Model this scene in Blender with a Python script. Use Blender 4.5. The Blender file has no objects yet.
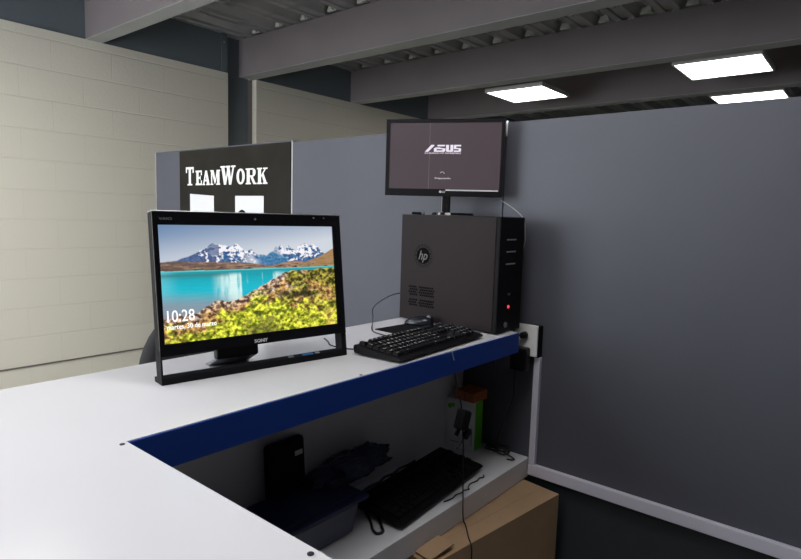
import bpy, bmesh, math, random
from mathutils import Vector, Matrix, noise
R = math.radians
random.seed(7)
scene = bpy.context.scene
col = scene.collection

# ------------------------------------------------------------------ materials
def mat(name, color, rough=.5, metal=0.0, spec=.5, bump=0, bscale=60, var=0, vscale=3, coat=0, alpha=1.0, trans=0):
    m = bpy.data.materials.new(name); m.use_nodes = True
    nt = m.node_tree; b = nt.nodes['Principled BSDF']
    b.inputs['Base Color'].default_value = (*color, 1)
    b.inputs['Roughness'].default_value = rough
    b.inputs['Metallic'].default_value = metal
    b.inputs['Specular IOR Level'].default_value = spec
    b.inputs['Coat Weight'].default_value = coat
    b.inputs['Coat Roughness'].default_value = .08
    b.inputs['Alpha'].default_value = alpha
    b.inputs['Transmission Weight'].default_value = trans
    tc = nt.nodes.new('ShaderNodeTexCoord')
    if var:
        n = nt.nodes.new('ShaderNodeTexNoise'); n.inputs['Scale'].default_value = vscale
        n.inputs['Detail'].default_value = 5
        nt.links.new(tc.outputs['Object'], n.inputs['Vector'])
        mr = nt.nodes.new('ShaderNodeMapRange')
        mr.inputs['From Min'].default_value = .3; mr.inputs['From Max'].default_value = .7
        mr.inputs['To Min'].default_value = 1-var; mr.inputs['To Max'].default_value = 1+var
        nt.links.new(n.outputs['Fac'], mr.inputs['Value'])
        mx = nt.nodes.new('ShaderNodeVectorMath'); mx.operation = 'SCALE'
        mx.inputs[0].default_value = color
        nt.links.new(mr.outputs['Result'], mx.inputs['Scale'])
        nt.links.new(mx.outputs['Vector'], b.inputs['Base Color'])
    if bump:
        n2 = nt.nodes.new('ShaderNodeTexNoise'); n2.inputs['Scale'].default_value = bscale
        n2.inputs['Detail'].default_value = 4
        nt.links.new(tc.outputs['Object'], n2.inputs['Vector'])
        bp = nt.nodes.new('ShaderNodeBump'); bp.inputs['Strength'].default_value = bump
        bp.inputs['Distance'].default_value = .002
        nt.links.new(n2.outputs['Fac'], bp.inputs['Height'])
        nt.links.new(bp.outputs['Normal'], b.inputs['Normal'])
    return m

def emit(name, color, strength):
    m = bpy.data.materials.new(name); m.use_nodes = True
    b = m.node_tree.nodes['Principled BSDF']
    b.inputs['Base Color'].default_value = (0.02, 0.02, 0.02, 1)
    b.inputs['Emission Color'].default_value = (*color, 1)
    b.inputs['Emission Strength'].default_value = strength
    return m

M = {}
M['laminate'] = mat('white_laminate', (.77, .77, .83), .2, bump=.02, bscale=300, var=.02, vscale=2)
M['board_white'] = mat('white_melamine', (.68, .68, .73), .4, var=.03)
M['blue'] = mat('blue_fascia', (.004, .048, .34), .4)
M['partition'] = mat('grey_partition_paint', (.095, .098, .124), .5, spec=.35, bump=.15, bscale=220, var=.05, vscale=2.5)
M['lowboard'] = mat('dark_lower_board', (.034, .041, .048), .6, spec=.3, bump=.1, bscale=150, var=.1, vscale=4)
M['alu'] = mat('aluminium_edge', (.6, .6, .62), .35, metal=.6)
M['duct'] = mat('white_pvc_duct', (.70, .69, .82), .4)
M['outlet'] = mat('white_outlet_plastic', (.9, .9, .93), .35)
M['steel_lilac'] = mat('lilac_grey_steel_paint', (.208, .180, .188), .5, bump=.05, bscale=40, var=.05)
M['steel_edge'] = mat('grey_flange_paint', (.36, .365, .36), .5, var=.06)
M['steel_blue'] = mat('blue_grey_steel_paint', (.13, .155, .175), .5, bump=.05, bscale=40, var=.05)
M['deck'] = mat('galvanised_steel', (.50, .51, .50), .32, metal=.7, bump=.1, bscale=50, var=.12, vscale=4)
M['black'] = mat('black_plastic', (.006, .006, .008), .4, spec=.2)
M['gloss'] = mat('black_gloss_plastic', (.006, .006, .008), .12)
M['matte'] = mat('black_matte_plastic', (.006, .006, .008), .6, spec=.15)
M['key'] = mat('black_key_plastic', (.008, .008, .011), .5, spec=.15)
M['legend'] = mat('key_legend_print', (1, 1, 1), .5)
M['tower'] = mat('dark_brown_grey_case_paint', (.024, .0185, .0205), .5, spec=.10, bump=.05, bscale=500)
M['silver'] = mat('silver_trim', (.55, .55, .57), .3, metal=.7)
M['rubber'] = mat('black_rubber', (.007, .007, .008), .8, spec=.15)
M['cable'] = mat('black_cable', (.012, .012, .014), .5)
M['greycable'] = mat('grey_cable', (.32, .32, .33), .45)
M['paper'] = mat('white_paper', (.76, .76, .80), .7)
M['poster'] = mat('dark_olive_poster', (.022, .0195, .016), .6, spec=.10, var=.25, vscale=5)
M['white_letter'] = mat('white_lettering', (.9, .9, .9), .5)
M['card'] = mat('brown_cardboard', (.42, .275, .165), .8, bump=.3, bscale=90, var=.07, vscale=6)
M['tape'] = mat('packing_tape', (.33, .23, .15), .25)
M['green'] = mat('green_box_card', (.11, .50, .02), .4)
M['orange'] = mat('orange_box_card', (.42, .13, .04), .5)
M['navy'] = mat('navy_plastic', (.012, .022, .085), .3)
M['binside'] = mat('smoky_blue_plastic', (.09, .10, .16), .35, trans=.25)
M['cloth'] = mat('navy_plastic_bag', (.010, .018, .06), .35, bump=.3, bscale=30)
M['chair'] = mat('grey_chair_fabric', (.030, .030, .032), .9, spec=.2, bump=.4, bscale=400)
M['concrete'] = mat('concrete_floor', (.42, .42, .40), .4, bump=.2, bscale=30, var=.15)
M['farwall'] = mat('dark_far_wall', (.10, .11, .11), .8, var=.1)
M['lamp'] = emit('led_diffuser', (1, .975, .935), 11.5)
M['hole'] = mat('dark_hole', (.004, .004, .004), .8, spec=.05)
M['emblem'] = mat('dull_emblem', (.075, .072, .078), .4)
M['seam'] = mat('brown_grey_seam', (.20, .165, .15), .6)
M['daylight'] = emit('daylit_frosted_pane', (.90, .95, 1.0), 7.5)
M['leftwall'] = mat('pale_left_wall', (.35, .35, .33), .7)
M['lampframe'] = mat('white_lamp_frame', (.6, .6, .58), .4)
M['lgscreen'] = emit('dark_purple_screen', (.072, .050, .062), .75)
M['lgscreen'].node_tree.nodes['Principled BSDF'].inputs['Roughness'].default_value = .25
M['lgstripe'] = emit('faint_screen_line', (.115, .085, .095), .85)
M['logo'] = emit('white_screen_text', (.95, .88, 1.0), .8)
M['clock'] = emit('clock_text', (1, 1, 1), 1.1)
M['redled'] = emit('red_indicator', (1, .05, .06), 1.3)
M['bluest'] = mat('blue_sticker', (.03, .16, .42), .35)
M['greyst'] = mat('grey_sticker', (.25, .26, .29), .4)
M['lgdim'] = mat('grey_badge', (.6, .58, .62), .4)
M['dim'] = mat('dim_badge_print', (.16, .16, .18), .4)
M['screw'] = mat('dark_screw_head', (.03, .03, .05), .4, metal=.5)
M['nickel'] = mat('nickel_screw', (.75, .75, .75), .3, metal=.6)

def block_material():
    m = bpy.data.materials.new('painted_block_wall'); m.use_nodes = True
    nt = m.node_tree; b = nt.nodes['Principled BSDF']; b.inputs['Roughness'].default_value = .6
    tc = nt.nodes.new('ShaderNodeTexCoord')
    mp = nt.nodes.new('ShaderNodeMapping'); mp.inputs['Rotation'].default_value = (R(-90), 0, 0)
    mp.inputs['Location'].default_value = (.20, 0, 0)
    nt.links.new(tc.outputs['Object'], mp.inputs['Vector'])
    sep = nt.nodes.new('ShaderNodeSeparateXYZ'); nt.links.new(tc.outputs['Object'], sep.inputs[0])
    cmb = nt.nodes.new('ShaderNodeCombineXYZ')
    ax = nt.nodes.new('ShaderNodeMath'); ax.operation = 'ADD'; ax.inputs[1].default_value = .20
    az = nt.nodes.new('ShaderNodeMath'); az.operation = 'ADD'; az.inputs[1].default_value = .1
    nt.links.new(sep.outputs['X'], ax.inputs[0]); nt.links.new(sep.outputs['Z'], az.inputs[0])
    nt.links.new(ax.outputs[0], cmb.inputs['X']); nt.links.new(az.outputs[0], cmb.inputs['Y'])
    # slight waviness of the joints
    nz = nt.nodes.new('ShaderNodeTexNoise'); nz.inputs['Scale'].default_value = 5
    nt.links.new(tc.outputs['Object'], nz.inputs['Vector'])
    sc = nt.nodes.new('ShaderNodeVectorMath'); sc.operation = 'SCALE'; sc.inputs['Scale'].default_value = .006
    nt.links.new(nz.outputs['Color'], sc.inputs[0])
    ad = nt.nodes.new('ShaderNodeVectorMath'); ad.operation = 'ADD'
    nt.links.new(cmb.outputs[0], ad.inputs[0]); nt.links.new(sc.outputs[0], ad.inputs[1])
    br = nt.nodes.new('ShaderNodeTexBrick')
    br.inputs['Scale'].default_value = 1; br.inputs['Brick Width'].default_value = .4
    br.inputs['Row Height'].default_value = .2; br.inputs['Mortar Size'].default_value = .0035
    br.inputs['Mortar Smooth'].default_value = .5
    br.inputs['Color1'].default_value = (.80, .755, .645, 1); br.inputs['Color2'].default_value = (.79, .745, .635, 1)
    br.inputs['Mortar'].default_value = (.765, .72, .615, 1)
    nt.links.new(ad.outputs[0], br.inputs['Vector'])
    n2 = nt.nodes.new('ShaderNodeTexNoise'); n2.inputs['Scale'].default_value = 45; n2.inputs['Detail'].default_value = 6
    nt.links.new(tc.outputs['Object'], n2.inputs['Vector'])
    inv = nt.nodes.new('ShaderNodeMath'); inv.operation = 'MULTIPLY_ADD'
    inv.inputs[1].default_value = -1.0; nt.links.new(br.outputs['Fac'], inv.inputs[0])
    # bed joints: a groove every .2 m of height
    hz = nt.nodes.new('ShaderNodeSeparateXYZ'); nt.links.new(ad.outputs[0], hz.inputs[0])
    pp = nt.nodes.new('ShaderNodeMath'); pp.operation = 'PINGPONG'; pp.inputs[1].default_value = .1
    nt.links.new(hz.outputs['Y'], pp.inputs[0])
    gr = nt.nodes.new('ShaderNodeMapRange'); gr.interpolation_type = 'SMOOTHSTEP'
    gr.inputs['From Min'].default_value = 0; gr.inputs['From Max'].default_value = .008
    gr.inputs['To Min'].default_value = -2.2; gr.inputs['To Max'].default_value = 0
    nt.links.new(pp.outputs[0], gr.inputs['Value'])
    sm = nt.nodes.new('ShaderNodeMath'); sm.operation = 'ADD'
    nt.links.new(gr.outputs['Result'], sm.inputs[0]); nt.links.new(n2.outputs['Fac'], sm.inputs[1])
    nt.links.new(sm.outputs[0], inv.inputs[2])
    bp = nt.nodes.new('ShaderNodeBump'); bp.inputs['Strength'].default_value = .3; bp.inputs['Distance'].default_value = .005
    nt.links.new(inv.outputs[0], bp.inputs['Height'])
    nt.links.new(bp.outputs['Normal'], b.inputs['Normal'])
    nt.links.new(br.outputs['Color'], b.inputs['Base Color'])
    return m
M['block'] = block_material()

# ------------------------------------------------------------------ helpers
class MB:
    def __init__(s): s.bm = bmesh.new(); s.slots = []
    def _mi(s, m):
        if m is None: return 0
        if m not in s.slots: s.slots.append(m)
        return s.slots.index(m)
    def _merge(s, t, mt=None, T=None):
        if T is not None: bmesh.ops.transform(t, matrix=T, verts=t.verts)
        mi = s._mi(mt); vm = {v: s.bm.verts.new(v.co) for v in t.verts}
        for f in t.faces:
            try:
                nf = s.bm.faces.new([vm[v] for v in f.verts]); nf.material_index = mi; nf.smooth = f.smooth
            except ValueError: pass
        t.free()
    def box(s, x0, x1, y0, y1, z0, z1, bev=0, seg=2, mt=None, T=None):
        t = bmesh.new(); bmesh.ops.create_cube(t, size=1)
        bmesh.ops.transform(t, matrix=Matrix.Translation(((x0+x1)/2, (y0+y1)/2, (z0+z1)/2)) @ Matrix.Diagonal((abs(x1-x0), abs(y1-y0), abs(z1-z0), 1)), verts=t.verts)
        if bev: bmesh.ops.bevel(t, geom=t.edges[:], offset=bev, segments=seg, affect='EDGES', profile=.5)
        s._merge(t, mt, T); return s
    def prism(s, pts, h0, h1, axis='z', bev=0, mt=None, T=None):
        """polygon pts (2D) extruded between h0 and h1 along an axis"""
        t = bmesh.new()
        def P(a, b, h):
            return {'z': (a, b, h), 'y': (a, h, b), 'x': (h, a, b)}[axis]
        lo = [t.verts.new(P(a, b, h0)) for a, b in pts]; hi = [t.verts.new(P(a, b, h1)) for a, b in pts]
        n = len(pts)
        t.faces.new(lo); t.faces.new(hi)
        for i in range(n): t.faces.new((lo[i], lo[(i+1) % n], hi[(i+1) % n], hi[i]))
        bmesh.ops.recalc_face_normals(t, faces=t.faces[:])
        if bev: bmesh.ops.bevel(t, geom=t.edges[:], offset=bev, segments=2, affect='EDGES')
        bmesh.ops.triangulate(t, faces=[f for f in t.faces if len(f.verts) > 4], ngon_method='EAR_CLIP')
        s._merge(t, mt, T); return s
    def cyl(s, p0, p1, r0, r1=None, seg=24, mt=None, bev=0, T=None):
        r1 = r0 if r1 is None else r1
        p0, p1 = Vector(p0), Vector(p1); d = p1-p0
        t = bmesh.new(); bmesh.ops.create_cone(t, cap_ends=True, segments=seg, radius1=r0, radius2=r1, depth=d.length)
        for f in t.faces:
            if len(f.verts) == 4: f.smooth = True
        if bev:
            bmesh.ops.bevel(t, geom=[e for e in t.edges if any(len(f.verts) > 4 for f in e.link_faces)], offset=bev, segments=2, affect='EDGES')
        q = d.to_track_quat('Z', 'Y').to_matrix().to_4x4()
        bmesh.ops.transform(t, matrix=Matrix.Translation((p0+p1)/2) @ q, verts=t.verts)
        s._merge(t, mt, T); return s
    def tube(s, pts, r, seg=8, mt=None, smooth=4):
        pts = [Vector(p) for p in pts]
        if smooth and len(pts) > 2:
            out = []
            for i in range(len(pts)-1):
                a = pts[max(i-1, 0)]; b = pts[i]; c = pts[i+1]; d = pts[min(i+2, len(pts)-1)]
                for k in range(smooth):
                    u = k/smooth
                    out.append(.5*((2*b)+(c-a)*u+(2*a-5*b+4*c-d)*u*u+(3*b-a-3*c+d)*u**3))
            out.append(pts[-1]); pts = out
        t = bmesh.new(); rings = []
        up = Vector((0, 0, 1)); prev = None
        for i, p in enumerate(pts):
            d = (pts[min(i+1, len(pts)-1)]-pts[max(i-1, 0)]).normalized()
            if prev is None:
                x = d.cross(up)
                if x.length < .05: x = d.cross(Vector((1, 0, 0)))
                x.normalize()
            else:
                x = (prev - d*prev.dot(d)).normalized()
            prev = x; y = d.cross(x)
            rings.append([t.verts.new(p+(x*math.cos(a)+y*math.sin(a))*r) for a in [2*math.pi*k/seg for k in range(seg)]])
        for i in range(len(rings)-1):
            for k in range(seg):
                f = t.faces.new((rings[i][k], rings[i][(k+1) % seg], rings[i+1][(k+1) % seg], rings[i+1][k])); f.smooth = True
        t.faces.new(rings[0][::-1]); t.faces.new(rings[-1])
        s._merge(t, mt); return s
    def quad(s, a, b, c, d, mt=None):
        f = s.bm.faces.new([s.bm.verts.new(v) for v in (a, b, c, d)]); f.material_index = s._mi(mt); return s
    def mesh(s, me, T, mt=None):
        t = bmesh.new(); t.from_mesh(me); s._merge(t, mt, T); return s
    def build(s, name, m, parent=None, loc=None):
        bmesh.ops.recalc_face_normals(s.bm, faces=s.bm.faces[:])
        me = bpy.data.meshes.new(name); s.bm.to_mesh(me); s.bm.free()
        for q in (s.slots if s.slots and s.slots[0] is not None else [m]): me.materials.append(q)
        if s.slots and m not in s.slots and None in s.slots: pass
        o = bpy.data.objects.new(name, me); col.objects.link(o)
        if parent: o.parent = parent
        if loc: o.location = loc
        return o

def tag(o, label=None, cat=None, group=None, kind=None):
    if label: o['label'] = label
    if cat: o['category'] = cat
    if group: o['group'] = group
    if kind: o['kind'] = kind
    return o
def thing(name, label, cat, loc=(0, 0, 0), rot=(0, 0, 0), group=None):
    o = bpy.data.objects.new(name, None); col.objects.link(o)
    o.empty_display_size = .05; o.location = loc; o.rotation_euler = rot
    return tag(o, label, cat, group)
def struct(o): o['kind'] = 'structure'; return o

def text_mesh(txt, size=1.0, ext=.02, shear=0, offset=0):
    c = bpy.data.curves.new('t', 'FONT'); c.body = txt; c.size = size; c.extrude = ext; c.shear = shear; c.offset = offset
    c.resolution_u = 3
    o = bpy.data.objects.new('t', c); col.objects.link(o)
    dg = bpy.context.evaluated_depsgraph_get(); dg.update()
    me = bpy.data.meshes.new_from_object(o.evaluated_get(dg))
    bpy.data.objects.remove(o); bpy.data.curves.remove(c)
    return me
def fitT(me, x0, x1, z0, z1, y):
    """4x4 placing a text mesh (x right, y up) into local x/z rectangle at depth y, facing -y"""
    xs = [v.co.x for v in me.vertices]; ys = [v.co.y for v in me.vertices]
    sx = (x1-x0)/(max(xs)-min(xs)); sy = (z1-z0)/(max(ys)-min(ys))
    A = Matrix(((sx, 0, 0, x0-min(xs)*sx), (0, 0, -.02, y), (0, sy, 0, z0-min(ys)*sy), (0, 0, 0, 1)))
    return A

# ------------------------------------------------------------------ room shell
ZB = 2.555      # underside of the beams
ZD = 2.870      # underside of the steel deck
XP = 1.95       # face of the grey partition
YW = 4.42       # face of the block wall
struct(MB().box(-4, 8.6, -4, 4.8, -.1, 0).build('floor', M['concrete']))
struct(MB().box(-1.35, 2.966, YW, YW+.16, 0, ZB).box(3.258, 8.4, YW, YW+.16, 0, ZB).box(2.966, 3.258, YW+.13, YW+.16, 0, ZB).build('wall_back', M['block']))
struct(MB().box(8.4, 8.6, -4, YW, 0, 3.0).build('wall_right', M['farwall']))
# left wall with a big daylight window, out of view
XL = -1.35; wy0, wy1, wz0, wz1 = 1.75, 4.25, .85, 2.40
lw = MB()
lw.box(XL-.15, XL, -4, wy0, 0, 3.0); lw.box(XL-.15, XL, wy1, YW, 0, 3.0)
lw.box(XL-.15, XL, wy0, wy1, 0, wz0); lw.box(XL-.15, XL, wy0, wy1, wz1, 3.0)
struct(lw.build('wall_left', M['leftwall']))
wf = struct(MB().box(XL-.10, XL-.05, wy0, wy0+.05, wz0, wz1).box(XL-.10, XL-.05, wy1-.05, wy1, wz0, wz1).box(XL-.10, XL-.05, wy0+.05, wy1-.05, wz0, wz0+.05).box(XL-.10, XL-.05, wy0+.05, wy1-.05, wz1-.05, wz1).box(XL-.10, XL-.05, (wy0+wy1)/2-.02, (wy0+wy1)/2+.02, wz0+.05, wz1-.05).build('window_1', M['alu']))
wp = MB().box(XL-.085, XL-.08, wy0+.05, wy1-.05, wz0+.05, wz1-.05).build('window_pane', M['daylight'], wf)
struct(MB().box(-4, 8.4, -4.2, -4.0, 0, 3.0).build('wall_front', M['farwall']))
# mortar groove low on the wall, built as a thin raised strip
tag(MB().box(-1.3, 2.9, YW-.008, YW-.0002, .293, .302).build('wall_seam', M['seam']), 'thin grey conduit running low along the cream block wall', 'seam')

# corrugated deck: ribs run along X, pitch .305 in Y
def deck():
    mb = MB(); t = bmesh.new(); prof = []
    y = -4.0; P = .305; ph = 4.42-4.0
    k0 = math.floor((-4.0-4.36)/P)
    k = k0
    while True:
        c = 4.36+k*P
        if c > 4.9: break
        for dy, z in ((-.075, 0), (-.030, 0), (-.024, .012), (.024, .012), (.030, 0), (.075, 0), (.105, .062), (.140, .062), (.148, .054), (.160, .054), (.168, .062), (.200, .062)):
            prof.append((c+dy, ZD+z))
        k += 1
    xs = [-4, 8.4]
    rows = [[t.verts.new((x, yy, zz)) for yy, zz in prof] for x in xs]
    for i in range(len(prof)-1):
        t.faces.new((rows[0][i], rows[0][i+1], rows[1][i+1], rows[1][i]))
    # embossed marks on the pans, two short dashes groups per rib
    mb._merge(t)
    for k in range(k0, 2):
        c = 4.36+k*P
        if c < -1.5: continue
        for j in range(0, 50):
            x = .6+j*.16
            if x > 7.5: break
            if j % 2: continue
            for q in (-.055, -.048+.02, .03, .055):
                mb.box(x, x+.045, c+q-.004, c+q+.004, ZD-.006, ZD+.001)
    mb.box(-4, 8.4, -4, 4.8, ZD+.075, ZD+.15)
    return mb.build('ceiling', M['deck'])
ceil = struct(deck())
# pale pieces added in the flutes where the deck crosses the beams
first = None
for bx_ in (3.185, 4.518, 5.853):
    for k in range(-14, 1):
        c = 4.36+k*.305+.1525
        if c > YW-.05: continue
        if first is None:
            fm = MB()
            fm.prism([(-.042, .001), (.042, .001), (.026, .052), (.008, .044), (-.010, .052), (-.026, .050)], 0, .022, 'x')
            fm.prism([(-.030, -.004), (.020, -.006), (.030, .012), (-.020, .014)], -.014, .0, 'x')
            cl = fm.build('flute_piece', mat('pale_flute_piece', (.62, .63, .58), .7, bump=.5, bscale=80), ceil); first = cl
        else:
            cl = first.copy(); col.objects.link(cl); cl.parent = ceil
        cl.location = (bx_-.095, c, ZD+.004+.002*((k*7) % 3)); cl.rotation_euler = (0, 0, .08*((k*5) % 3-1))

def ibeam(x, y0, y1, label, hw=.07):
    t = thing('steel_beam', label, 'beam', (x, y0, ZB), group='ceiling beams across the room')
    MB().box(-hw+.0005, hw-.0005, 0, y1-y0, .0045, ZD-ZB-.001).build('beam_web', M['steel_lilac'], t)
    MB().box(-hw, hw, 0, y1-y0, 0, .004).build('bottom_flange', M['steel_edge'], t)
    return t
ibeam(1.8785, -4, YW+.008, 'lilac grey steel beam nearest the upper left corner, leftmost in the ceiling', .0565)
ibeam(3.185, -4, YW+.060, 'lilac grey steel beam that meets the column on the block wall')
ibeam(4.518, -4, YW+.008, 'dark grey steel beam running just before the two big square lamps')
ibeam(5.853, -4, YW+.008, 'farthest dark steel beam, just above the grey partition top')
# edge beam on top of the block wall
t = thing('steel_beam', 'blue grey steel edge beam lying along the top of the block wall', 'beam', (-4, YW+.12, ZB))
for a, b in ((2.65, 6.962), (7.262, 12.4)):
    MB().box(a, b, -.110, -.098, .0005, ZD-ZB-.0015).build('beam_web', M['steel_blue'], t)
    MB().box(a, b, -.098, .0, .0005, .010).build('bottom_flange', M['steel_blue'], t)
# column
t = thing('steel_column', 'blue grey steel column standing against the cream block wall', 'column', (3.112, YW+.065, 0))
MB().box(-.1455, .102, 0, .060, 0, ZD-.001).build('column_shaft', M['steel_blue'], t)
MB().box(.1025, .1455, -.004, .060, 0, ZB-.003).build('column_lip', M['steel_lilac'], t)
MB().box(-.205, -.151, -.064, -.0555, ZB+.012, ZD-.012).build('joint_plate', M['steel_blue'], t)
MB().cyl((-.182, -.071, 2.80), (-.182, -.064, 2.80), .009, seg=6).build('bolt', M['steel_edge'], t)

# LED panels
def panel(x, y, label, sx=.28, sy=.29):
    t = thing('led_panel', label, 'ceiling lamp', (x, y, ZB+.0), group='square LED ceiling panels')
    f = MB()
    f.box(-sx, sx, -sy, -sy+.014, -.005, .03); f.box(-sx, sx, sy-.014, sy, -.005, .03)
    f.box(-sx, -sx+.014, -sy+.014, sy-.014, -.005, .03); f.box(sx-.014, sx, -sy+.014, sy-.014, -.005, .03)
    f.box(-sx+.01, sx-.01, -sy+.01, sy-.01, .02, .03)
    f.build('lamp_frame', M['lampframe'], t)
    MB().box(-sx+.014, sx-.014, -sy+.014, sy-.014, 0, .008).build('diffuser', M['lamp'], t)
    for a, b in ((-.2, -.2), (.2, .2)):
        MB().cyl((a, b, .03), (a, b, ZD-ZB), .003, seg=6).build('hanger', M['steel_edge'], t)
    return t
panel(4.945, 1.04, 'bright square ceiling lamp, largest in view at the upper right')
panel(5.045, 2.70, 'bright square ceiling lamp left of the other two, above the black monitor')
panel(6.26, 1.07, 'bright ceiling lamp partly cut off by the top of the grey partition')
panel(.98, .64, 'ceiling lamp straight above the all-in-one computer')
panel(.80, 2.90, 'ceiling lamp above the office chair')
panel(-.30, 1.04, 'ceiling lamp above the left end of the counter')
panel(-.30, 2.70, 'ceiling lamp between the counter and the block wall')
ibeam(.53, -4, YW+.008, 'lilac grey steel beam right above the near arm of the counter')

# ------------------------------------------------------------------ partition
PB = XP+.045
t = thing('partition_panel', 'grey partition panel with the dark lettered poster, at the far end', 'partition', (XP, 2.345, 0))
MB().box(0, .045, .008, 1.375, 0, 1.757).build('board', M['partition'], t)
MB().box(0, .045, 0, .008, 0, 1.757).build('edge_strip', M['alu'], t)
MB().box(0, .045, 1.375, 1.383, 0, 1.757).build('edge_strip', M['alu'], t)
t = thing('partition_panel', 'plain grey partition panel behind the computer tower and black monitor', 'partition', (XP, 1.125, 0))
MB().box(0, .045, 0, 1.218, 0, 1.748).build('board', M['partition'], t)
t = thing('partition_panel', 'large grey partition panel filling the right side with the white duct on it', 'partition', (XP, -1.6, 0))
MB().box(0, .045, 0, 2.72, .47, 1.750).build('board', M['partition'], t)
MB().box(.004, .045, 0, 2.72, 0, .47).build('lower_board', M['lowboard'], t)  # board below the level duct, given a darker tone
MB().box(-.001, .046, 2.716, 2.723, 1.70, 1.756).build('corner_cap', M['alu'], t)

# poster with lettering
t = thing('poster', 'dark poster reading TEAMWORK in white slab letters on the grey partition', 'poster', (XP-.0002, 0, 0))
MB().box(-.004, 0, 2.356, 3.42, .80, 1.750).build('poster_sheet', M['poster'], t)
def letter(ch):
    """stroke polygons in a unit box (0..1, 0..1), slab serif condensed"""
    r = lambda a, b, c, d: [(a, b), (c, b), (c, d), (a, d)]
    if ch == 'T': return [r(.36, .0, .64, 1), r(.2, 0, .8, .08), r(0, .88, 1, 1), r(0, .68, .14, .9), r(.86, .68, 1, .9)]
    if ch == 'E': return [r(.12, 0, .48, 1), r(0, 0, 1, .12), r(0, .88, 1, 1), r(.4, .44, .8, .56), r(.7, .36, .8, .64), r(.84, .1, 1, .32), r(.84, .68, 1, .9)]
    if ch == 'A': return [[(.08, .04), (.24, .04), (.56, .9), (.5, 1), (.40, 1)], [(.40, 1), (.62, 1), (.96, .04), (.62, .04)], r(.25, .26, .7, .38), r(0, 0, .34, .09), r(.52, 0, 1, .09)]
    if ch == 'M': return [r(.08, 0, .2, 1), r(.70, 0, .94, 1), [(.1, 1), (.34, 1), (.54, .3), (.46, .06)], [(.46, .06), (.56, .2), (.8, 1), (.66, 1)], r(0, 0, .3, .09), r(.6, 0, 1, .09), r(0, .91, .3, 1), r(.7, .91, 1, 1)]
    if ch == 'W': return [[(.06, .96), (.26, .96), (.40, .2), (.32, 0), (.24, 0)], [(.30, 0), (.38, 0), (.56, .9), (.48, .96)], [(.42, .96), (.60, .96), (.72, .2), (.66, 0), (.58, 0)], [(.62, 0), (.72, 0), (.92, .96), (.82, .96)], r(0, .91, .34, 1), r(.36, .91, .66, 1), r(.72, .91, 1, 1)]
    if ch == 'R': return [r(.1, 0, .38, 1), r(0, 0, .48, .09), r(0, .91, .7, 1), r(.3, .46, .7, .56), [(.62, 1), (.82, .95), (.92, .84), (.92, .66), (.82, .52), (.62, .46), (.66, .56), (.66, .9)], [(.42, .5), (.64, .5), (.9, .09), (1, .09), (1, 0), (.72, 0)]]
    if ch == 'K': return [r(.1, 0, .38, 1), r(0, 0, .48, .09), r(0, .91, .48, 1), [(.36, .38), (.36, .52), (.74, .93), (.86, .93)], [(.46, .54), (.62, .66), (.94, .06), (.66, .06)], r(.58, .91, 1, 1), r(.56, 0, 1, .09)]
    return []
LET = [('T', 3.347, 3.259, 1.541, 1.651), ('E', 3.238, 3.170, 1.541, 1.628), ('A', 3.164, 3.085, 1.541, 1.626), ('M', 3.080, 2.980, 1.541, 1.627),
       ('W', 2.976, 2.829, 1.541, 1.647), ('O', 2.820, 2.742, 1.541, 1.628), ('R', 2.734, 2.637, 1.541, 1.627), ('K', 2.632, 2.542, 1.541, 1.627)]
for ch, ya, yb, z0, z1 in LET:
    mb = MB()
    if ch == 'O':
        n = 28; t2 = bmesh.new(); ring = []
        for i in range(n):
            a = 2*math.pi*i/n
            for rx, rz in ((.5, .5), (.2, .37)):
                y = (ya+yb)/2 + (ya-yb)*rx*math.cos(a); z = (z0+z1)/2+(z1-z0)*rz*math.sin(a)
                ring.append((t2.verts.new((-.0041, y, z)), t2.verts.new((-.0046, y, z))))
        for i in range(n):
            o0, i0 = ring[2*i], ring[2*i+1]; o1, i1 = ring[(2*i+2) % (2*n)], ring[(2*i+3) % (2*n)]
            for q in ((o0[1], o1[1], i1[1], i0[1]), (o0[0], o1[0], o1[1], o0[1]), (i0[0], i1[0], i1[1], i0[1]), (o0[0], o1[0], i1[0], i0[0])):
                t2.faces.new(q)
        mb._merge(t2)
    for k, poly in enumerate(letter(ch)):
        mb.prism([(ya+(yb-ya)*a, z0+(z1-z0)*b) for a, b in poly], -.0046-.00001*k, -.004, 'x')
    mb.build('letter', M['white_letter'], t)
o = MB().box(-.0012, 0, 3.043, 3.300, 1.14, 1.49, T=Matrix.Translation((XP-.0050, 0, 0)))
p = o.build('paper_sheet', M['paper']); tag(p, 'white paper sheet pinned under the T of the poster, left one', 'paper')
sh = [v for v in p.data.vertices if v.co.z > 1.4 and v.co.y < 3.2]
for v in sh: v.co.z -= .012
t = thing('paper_sheet', 'white paper sheet with a black printed disc, right one under the poster lettering', 'paper', (XP-.0050, 0, 0))
MB().box(-.0012, 0, 2.572, 2.830, 1.12, 1.478).build('sheet', M['paper'], t)
MB().cyl((-.0022, 2.765, 1.362), (-.0012, 2.765, 1.362), .040, seg=28).build('printed_disc', M['matte'], t)

# cable duct
tag(MB().box(XP-.022, XP-.0002, -1.6, .952, .445, .487, bev=.003).build('cable_duct', M['duct']), 'white plastic cable duct running level along the lower grey partition', 'cable duct')
tag(MB().box(XP-.020, XP-.0002, .927, .951, .4885, .895, bev=.002).build('cable_duct', M['duct']), 'white plastic cable duct rising upright from shelf corner to wall outlet', 'cable duct')
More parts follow.
